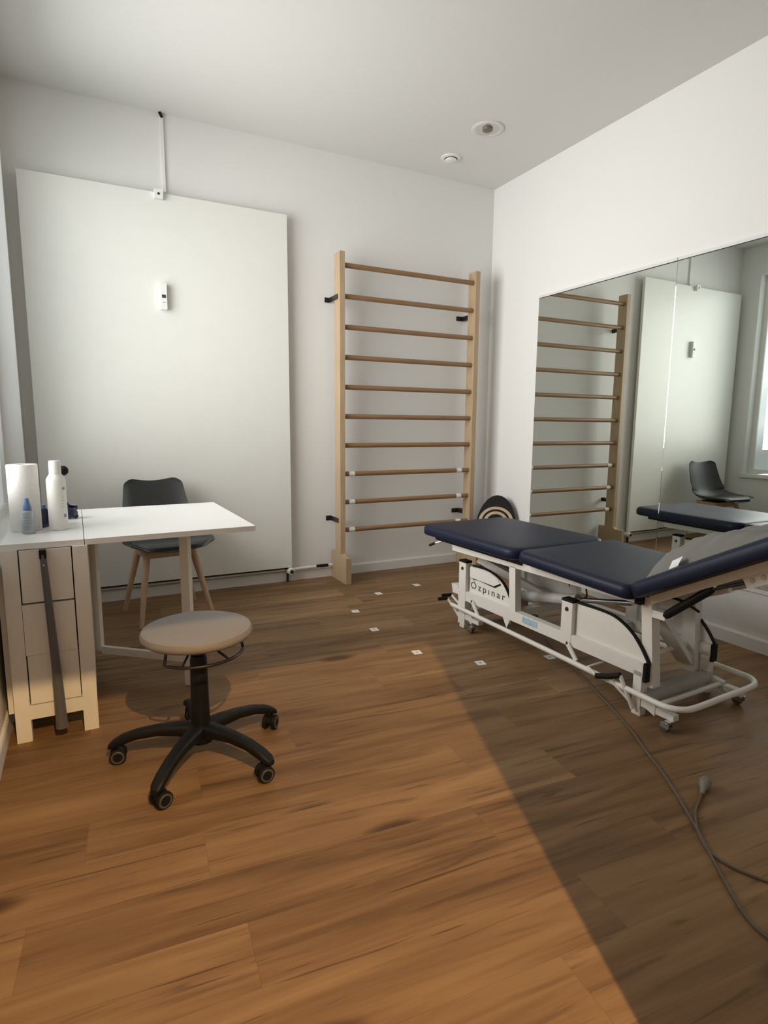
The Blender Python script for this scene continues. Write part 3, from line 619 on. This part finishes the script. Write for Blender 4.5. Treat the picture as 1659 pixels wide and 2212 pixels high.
# cross members and lifting mechanism
bm = nb(); box(bm, 0.02, BW - 0.02, -0.034, 0.012, 0.060, 0.100); obj('cross_beam', bm, 'greyplate', t, bevel=0.002, seg=1)
bm = nb(); tube(bm, [(0.03, -0.070, 0.062), (BW - 0.03, -0.070, 0.062)], 0.011); obj('axle', bm, 'bedmetal', t, smooth=True)
obj('cross_beam', bx(0.02, BW - 0.02, 1.205, 1.25, 0.05, 0.10), 'bedmetal', t)
obj('cross_beam', bx(0.04, BW - 0.04, 0.385, 0.425, 0.178, 0.216), 'bedmetal', t); obj('cross_beam', bx(0.04, BW - 0.04, 0.80, 0.84, 0.178, 0.216), 'bedmetal', t)
def bar(p, q, hw, hh, name, material='bedmetal', par=None):
    p, q = Vector(p), Vector(q); dz = (q - p); ln = dz.length; xa = dz.normalized(); ya = Vector((0, 0, 1)).cross(xa)
    ya = ya.normalized() if ya.length > 1e-3 else Vector((1, 0, 0)); za = xa.cross(ya)
    mm = Matrix((xa, ya, za)).transposed().to_4x4(); mm.translation = p
    return obj(name, box(nb(), 0, ln, -hw, hw, -hh, hh, mtx=mm), material, par or t, bevel=0.002, seg=1)
bar((0.058, 0.012, 0.502), (0.058, -0.024, 0.125), 0.025, 0.024, 'lift_leg'); bar((BW - 0.045, 0.088, 0.498), (BW - 0.045, 0.058, 0.085), 0.025, 0.032, 'lift_leg')
bar((0.022, 0.797, 0.465), (0.022, 0.782, 0.200), 0.020, 0.024, 'lift_leg'); bar((BW - 0.03, 0.797, 0.465), (BW - 0.03, 0.782, 0.200), 0.020, 0.024, 'lift_leg')
bar((0.07, -0.005, 0.44), (0.42, 0.07, 0.13), 0.034, 0.012, 'lift_brace'); bar((0.09, 1.19, 0.42), (0.40, 0.86, 0.20), 0.03, 0.02, 'lift_brace')
bm = nb(); tube(bm, [(0.06, 0.02, 0.235), (BW - 0.06, 0.08, 0.205)], 0.010); obj('lift_rod', bm, 'bedmetal', t, smooth=True)
bm = nb(); tube(bm, [(0.20, 1.12, 0.20), (0.20, 0.52, 0.330)], 0.030, 20); obj('lift_motor', bm, 'greyplate', t, smooth=True)
bm = nb(); box(bm, 0.16, 0.30, 0.98, 1.14, 0.12, 0.235); obj('motor_housing', bm, 'greyplate', t, bevel=0.01)
bm = nb(); tube(bm, [(0.20, 0.52, 0.330), (0.20, 0.20, 0.400)], 0.013, 14); obj('motor_rod', bm, 'steel', t, smooth=True)
bm = nb(); tube(bm, catmull([(0.06, 0.385, 0.39), (0.075, 0.36, 0.405), (0.09, 0.375, 0.43), (0.09, 0.385, 0.462)]), 0.004, 8); obj('cable', bm, 'rubber', t, smooth=True)
# upper frame
for x0 in (0.002, BW - 0.038):
    bm = prism(nb(), [(1.335, 0.449), (1.340, 0.486), (0.050, 0.504), (0.044, 0.474)], 'x', x0, x0 + 0.036); obj('top_rail', bm, 'bedmetal', t, bevel=0.002, seg=1)
obj('rail_end', bx(0.003, 0.037, 0.018, 0.044, 0.470, 0.502), 'rubber', t)
for y0, z0 in ((1.30, 0.452), (0.77, 0.46), (0.05, 0.478)): obj('frame_cross', bx(0.038, BW - 0.038, y0, y0 + 0.03, z0, z0 + 0.028), 'bedmetal', t)
# pads
def pad(x0, x1, y0, y1, z0, z1, rc, crown=0.004):
    bm = nb(); e = 0.030; hz = (z1 - z0); rings = []
    prof_ = [(0.016, 0.0), (0.004, 0.006), (0.0, 0.016)]
    for k in range(1, 7):
        q = math.radians(15 * k); prof_.append((e * (1 - math.cos(q)), hz - e + e * math.sin(q)))
    prof_ += [(0.09, hz + crown * 0.6), (0.18, hz + crown)]
    for ins, z in prof_: rings.append([bm.verts.new((p[0], p[1], z0 + z)) for p in rrect(x0 + ins, x1 - ins, y0 + ins, y1 - ins, max(rc - ins, 0.012), 8)])
    n = len(rings[0])
    for A, B in zip(rings, rings[1:]):
        for k in range(n): bm.faces.new((A[k], A[(k + 1) % n], B[(k + 1) % n], B[k]))
    bm.faces.new(rings[0][::-1]); bm.faces.new(rings[-1]); return bm
PX0, PX1 = -0.085, 0.605
o = obj('foot_pad_section', pad(PX0, PX1, 0.690, 1.580, 0.520, 0.583, 0.085), 'navy', t, smooth=True)
bm = pad(PX0, PX1, -0.678, 0.0, 0.0, 0.063, 0.05); bm.transform(Matrix.Translation((0, 0.684, 0.522)) @ Matrix.Rotation(math.radians(1.9), 4, 'X')); obj('middle_pad_section', bm, 'navy', t, smooth=True)
obj('pad_board', bx(-0.01, BW + 0.01, 0.72, 1.50, 0.488, 0.524), 'black', t); obj('pad_board', bx(-0.01, BW + 0.01, 0.25, 0.66, 0.500, 0.513), 'black', t)
bm = nb(); box(bm, 0.0, 0.03, 0.66, 0.715, 0.495, 0.530); obj('pad_hinge', bm, 'bedmetal', t)
HS = math.radians(28.8)
hm = Matrix.Translation((0, 0.004, 0.507)) @ Matrix.Rotation(-HS, 4, 'X')       # local: -y runs up along the raised head section
bm = pad(PX0, PX1, -0.70, 0.0, 0.0, 0.066, 0.05); bm.transform(hm); obj('head_pad_section', bm, 'navy', t, smooth=True)
bm = nb()
for x0 in (0.012, BW - 0.042): box(bm, x0, x0 + 0.03, -0.66, -0.02, -0.034, -0.002)
box(bm, 0.03, BW - 0.03, -0.66, -0.63, -0.034, -0.004); box(bm, 0.03, BW - 0.03, -0.46, -0.43, -0.034, -0.004); bm.transform(hm); obj('head_frame', bm, 'bedmetal', t)
def H_(x, s, z): return hm @ Vector((x, -s, z))
bar((0.10, -0.02, 0.480), H_(0.10, 0.30, -0.055), 0.012, 0.014, 'head_strut'); bar((BW - 0.06, -0.02, 0.480), H_(BW - 0.06, 0.30, -0.055), 0.012, 0.014, 'head_strut')
bm = nb(); box(bm, 0.035, 0.085, -0.50, -0.40, -0.075, -0.015); bm.transform(hm); hb = obj('hinge_block', bm, 'bedmetal', t, bevel=0.006)
for s in (0.43, 0.47):
    bm = nb(); lathe(bm, [(0, 0), (0.010, 0), (0.008, 0.004), (0, 0.004)], mtx=hm @ Matrix.Translation((0.035, -s, -0.05)) @ Matrix.Rotation(math.radians(-90), 4, 'Y'), n=14); obj('bolt', bm, 'steel', hb, smooth=True)
bm = nb(); box(bm, 0.04, 0.08, -0.62, -0.50, -0.060, -0.030); bm.transform(hm); obj('lever_grip', bm, 'rubber', t, bevel=0.008)
gs = obj('gas_spring', tube(nb(), [(0.03, -0.082, 0.450), (0.03, -0.092, 0.459), (0.03, -0.252, 0.598), (0.03, -0.262, 0.606)], [0.014, 0.0165, 0.0165, 0.012], 18), 'black', t, smooth=True)
obj('piston_rod', tube(nb(), [(0.03, -0.258, 0.603), H_(0.05, 0.44, -0.055)], 0.006, 10), 'bolt', gs, smooth=True)
obj('release_lever', tube(nb(), catmull([(0.02, -0.105, 0.535), (0.045, -0.13, 0.525), (0.085, -0.135, 0.505), (0.14, -0.15, 0.47)]), 0.0055, 8), 'black', t, smooth=True)
obj('spring_bracket', bx(0.018, 0.075, -0.088, -0.030, 0.432, 0.462), 'bedmetal', t, bevel=0.004)
# side bar that runs round the base, its links and pedals
bar_pts = [(-0.018, 1.30, 0.122), (-0.020, 1.0, 0.119), (-0.024, 0.5, 0.115), (-0.030, 0.05, 0.110), (-0.034, -0.10, 0.110), (-0.030, -0.165, 0.111), (0.000, -0.205, 0.112), (0.06, -0.222, 0.113),
           (0.25, -0.222, 0.115), (0.43, -0.222, 0.117), (0.490, -0.205, 0.118), (0.525, -0.165, 0.118), (0.530, -0.10, 0.118), (0.530, 0.02, 0.119), (0.528, 0.5, 0.120), (0.524, 1.30, 0.122)]
obj('switch_bar', tube(nb(), catmull(bar_pts, 5), 0.0125, 14), 'bedmetal', t, smooth=True)
for y0, z0, y1, z1 in ((1.113, 0.190, 1.050, 0.125), (0.382, 0.186, 0.318, 0.122)):
    o = bar((-0.010, y0, z0), (-0.014, y1, z1), 0.004, 0.011, 'bar_link')
    bm = nb(); lathe(bm, [(0, 0), (0.008, 0), (0.006, 0.003), (0, 0.003)], mtx=Matrix.Translation((-0.012, y0, z0)) @ Matrix.Rotation(math.radians(-90), 4, 'Y'), n=12); obj('bolt', bm, 'bolt', o)
    bar((0.522, y0, z0), (0.524, y1, z1), 0.004, 0.011, 'bar_link')
for yc, zc, s in ((0.10, 0.138, 1), (1.335, 0.150, -1)):
    if s > 0:
        pd = obj('foot_pedal', tube(nb(), [(-0.055, 0.165, 0.118), (-0.050, 0.10, 0.140), (-0.040, 0.055, 0.160)], 0.0125, 12), 'rubber', t, smooth=True)
        obj('pedal_arm', tube(nb(), [(-0.046, 0.115, 0.134), (-0.030, 0.03, 0.075), (-0.012, 0.010, 0.045)], 0.007, 10), 'bedmetal', pd, smooth=True)
        obj('pedal_arm', tube(nb(), [(-0.040, 0.055, 0.158), (-0.030, 0.015, 0.075), (-0.016, 0.004, 0.03)], 0.009, 10), 'bedmetal', pd, smooth=True)
        obj('pedal_arm', tube(nb(), [(0.05, 0.22, 0.14), (-0.03, 0.235, 0.128), (-0.055, 0.165, 0.118)], 0.006, 10), 'bedmetal', pd, smooth=True)
    else:
        pd = obj('foot_pedal', tube(nb(), [(-0.02, 1.345, 0.150), (-0.075, 1.36, 0.148)], 0.011, 12), 'rubber', t, smooth=True)
        obj('pedal_arm', tube(nb(), [(-0.02, 1.345, 0.150), (0.0, 1.30, 0.10), (0.01, 1.24, 0.04)], 0.008, 10), 'bedmetal', pd, smooth=True)
        pd = obj('foot_pedal', tube(nb(), [(0.03, 1.37, 0.158), (-0.03, 1.385, 0.156)], 0.011, 12), 'rubber', t, smooth=True)
        obj('pedal_arm', tube(nb(), [(0.03, 1.37, 0.158), (0.02, 1.28, 0.13), (0.01, 1.24, 0.06)], 0.007, 10), 'bedmetal', pd, smooth=True)
# castor carriers
for x0, near in ((0.0, True), (BW - 0.04, False)):
    for y0, y1, yc in ((-0.17, -0.02, -0.160), (1.06, 1.21, 1.10)):
        if y0 < 0:
            bm = nb(); box(bm, x0, x0 + 0.035, -0.172, -0.092, 0.044, 0.068); o = obj('castor_arm', bm, 'bedmetal', t, bevel=0.002, seg=1)
            obj('arm_plate', prism(nb(), [(-0.02, 0.086), (-0.086, 0.078), (-0.086, 0.030), (-0.045, 0.045), (-0.02, 0.045)], 'x', x0 + 0.004, x0 + 0.03), 'bedmetal', o)
        else:
            bm = nb(); box(bm, x0, x0 + 0.035, 1.06, 1.21, 0.058, 0.082); o = obj('castor_arm', bm, 'bedmetal', t, bevel=0.002, seg=1)
            obj('arm_plate', prism(nb(), [(1.19, 0.10), (1.13, 0.10), (1.13, 0.04), (1.16, 0.055), (1.19, 0.055)], 'x', x0 + 0.004, x0 + 0.03), 'bedmetal', o)
        xc = x0 + (-0.014 if near else 0.018); wt = 0.052 if y0 < 0 else 0.06
        bm = nb(); lathe(bm, [(0, 0.034), (0.012, 0.034), (0.013, 0.046), (0, 0.047)], (xc, yc, 0), 14)
        for s in (-1, 1): box(bm, xc + s * 0.012 - 0.0015, xc + s * 0.012 + 0.0015, yc - 0.012, yc + 0.024, 0.020, 0.040)
        ca = obj('castor', bm, 'steel', t, smooth=True)
        mt_ = Matrix.Translation((xc, yc + 0.012, 0.021)) @ Matrix.Rotation(math.radians(90), 4, 'Y')
        obj('wheel', lathe(nb(), [(0, -0.009), (0.018, -0.009), (0.021, -0.006), (0.021, 0.006), (0.018, 0.009), (0, 0.009)], mtx=mt_, n=24), 'wheel', ca, smooth=True)
# adjusting lever under the far end
lv = obj('end_lever', tube(nb(), [(0.06, 1.40, 0.508), (-0.008, 1.51, 0.462)], 0.005, 8), 'steel', t, smooth=True)
obj('lever_knob', tube(nb(), [(-0.006, 1.507, 0.464), (-0.016, 1.555, 0.441)], 0.008, 10), 'rubber', lv, smooth=True)
TREAT = t

# ------------------------------------------------------------------ grey pillow on the head section
bed_m = Matrix.Translation((-1.18, -2.688, 0)) @ Matrix.Rotation(math.radians(2.25), 4, 'Z')
pm = bed_m @ hm
pil = thing('grey_pillow', 'rumpled flat grey pillow lying on the raised head section', 'pillow', pm @ Vector((0.30, -0.28, 0.067)))
inv = Matrix.Translation(-Vector(pil.location))
def pill_pt(u, v, side):
    a = max(0.0, 1 - abs(u) ** 3.2); b = max(0.0, 1 - abs(v) ** 3.2); th = (0.086 - 0.052 * v - 0.028 * v * v) * (a * b) ** 0.55
    x = 0.315 + 0.285 * u * (1 - 0.05 * v * v); s = 0.30 + 0.315 * v * (1 - 0.07 * u * u)
    wr = 0.007 * math.sin(9 * u + 5 * v) * (a * b) ** 0.5 + 0.006 * math.sin(17 * v - 6 * u + 1) * (a * b) ** 0.5
    z = 0.068 + (0.012 if side else 0.0) * 0 + (th + wr if side else 0.0) + 0.004
    return inv @ (pm @ Vector((x, -s, z)))
bm = nb(); n = 36
for side in (1, 0):
    Gp = [[bm.verts.new(pill_pt(-1 + 2 * i / n, -1 + 2 * j / n, side)) for j in range(n + 1)] for i in range(n + 1)]
    for i in range(n):
        for j in range(n): bm.faces.new((Gp[i][j], Gp[i + 1][j], Gp[i + 1][j + 1], Gp[i][j + 1]))
bmesh.ops.remove_doubles(bm, verts=bm.verts, dist=1e-5)
obj('pillow_cover', bm, 'pillow', pil, smooth=True)
bm = nb(); tp = [inv @ (pm @ Vector(q)) for q in ((-0.014, -0.170, 0.072), (0.022, -0.172, 0.100), (0.022, -0.222, 0.104), (-0.018, -0.216, 0.074))]
A = [bm.verts.new(p) for p in tp]; B = [bm.verts.new(p + Vector((0.0, 0.0, 0.0025))) for p in tp]
bm.faces.new(A); bm.faces.new(B[::-1])
for i in range(4): bm.faces.new((A[i], B[i], B[(i + 1) % 4], A[(i + 1) % 4]))
obj('care_tag', bm, 'tag', pil)

# ------------------------------------------------------------------ square markers on the floor
LB = ['small white square floor marker rearmost of the arc, nearest the treatment table lever',
      'small white square floor marker second from the rear, right of the left wall bar foot',
      'small white square floor marker leftmost of the arc',
      'white square floor marker with grey dot, just in front of the leftmost one',
      'white square floor marker with grey dot on the brightly lit boards beside the shade edge',
      'white square floor marker with grey dot in the shade left of the treatment table',
      'shaded white square floor marker under the treatment table side bar']
for (x, y, a), lb in zip([(-1.003, -0.539, 10), (-1.364, -0.621, 5), (-1.680, -0.922, -8), (-1.719, -1.284, -3), (-1.668, -1.698, -6), (-1.447, -1.962, -12), (-1.073, -2.058, -5)], LB):
    bm = nb(); box(bm, -0.023, 0.023, -0.026, 0.026, 0, 0.0012); lathe(bm, [(0, 0.0014), (0.0075, 0.0014)], n=12, mi=1)
    o = obj('floor_marker', bm, ['marker', 'greyink']); o.location = (x, y, 0.0003); o.rotation_euler = (0, 0, math.radians(a)); tag(o, lb, 'floor marker', 'white square markers stuck on the floor')

# ------------------------------------------------------------------ extension cord
t = thing('extension_cord', 'thin grey power cord with a plug lying on the wood floor', 'cord', (-1.39, -3.153, 0))
pts = [(-0.92, -1.86), (-1.00, -2.05), (-1.125, -2.359), (-1.287, -2.73), (-1.380, -2.90), (-1.463, -3.053), (-1.601, -3.263), (-1.687, -3.381), (-1.783, -3.519), (-1.808, -3.60), (-1.79, -3.74), (-1.68, -3.80), (-1.58, -3.70),
       (-1.60, -3.56), (-1.657, -3.44), (-1.667, -3.375), (-1.640, -3.31), (-1.560, -3.235), (-1.500, -3.200), (-1.44, -3.172)]
obj('cable', tube(nb(), catmull([(x + 1.39, y + 3.153, 0.0055) for x, y in pts], 6), 0.0045, 8), 'cable', t, smooth=True)
d = Vector((0.9, 0.43, 0)).normalized(); P0 = Vector((-0.05, -0.02, 0.006))
pl = obj('plug', tube(nb(), [P0, P0 + d * 0.02 + Vector((0, 0, 0.008)), P0 + d * 0.035 + Vector((0, 0, 0.014)), P0 + d * 0.062 + Vector((0, 0, 0.014))], [0.006, 0.010, 0.018, 0.0185], 16), 'cableplug', t, smooth=True)
bm = nb()
for s in (-1, 1):
    q = P0 + d * 0.062 + Vector((0, 0, 0.014)) + Vector((-d.y, d.x, 0)) * 0.008 * s; tube(bm, [q, q + d * 0.018], 0.0022, 8)
obj('pin', bm, 'steel', pl)
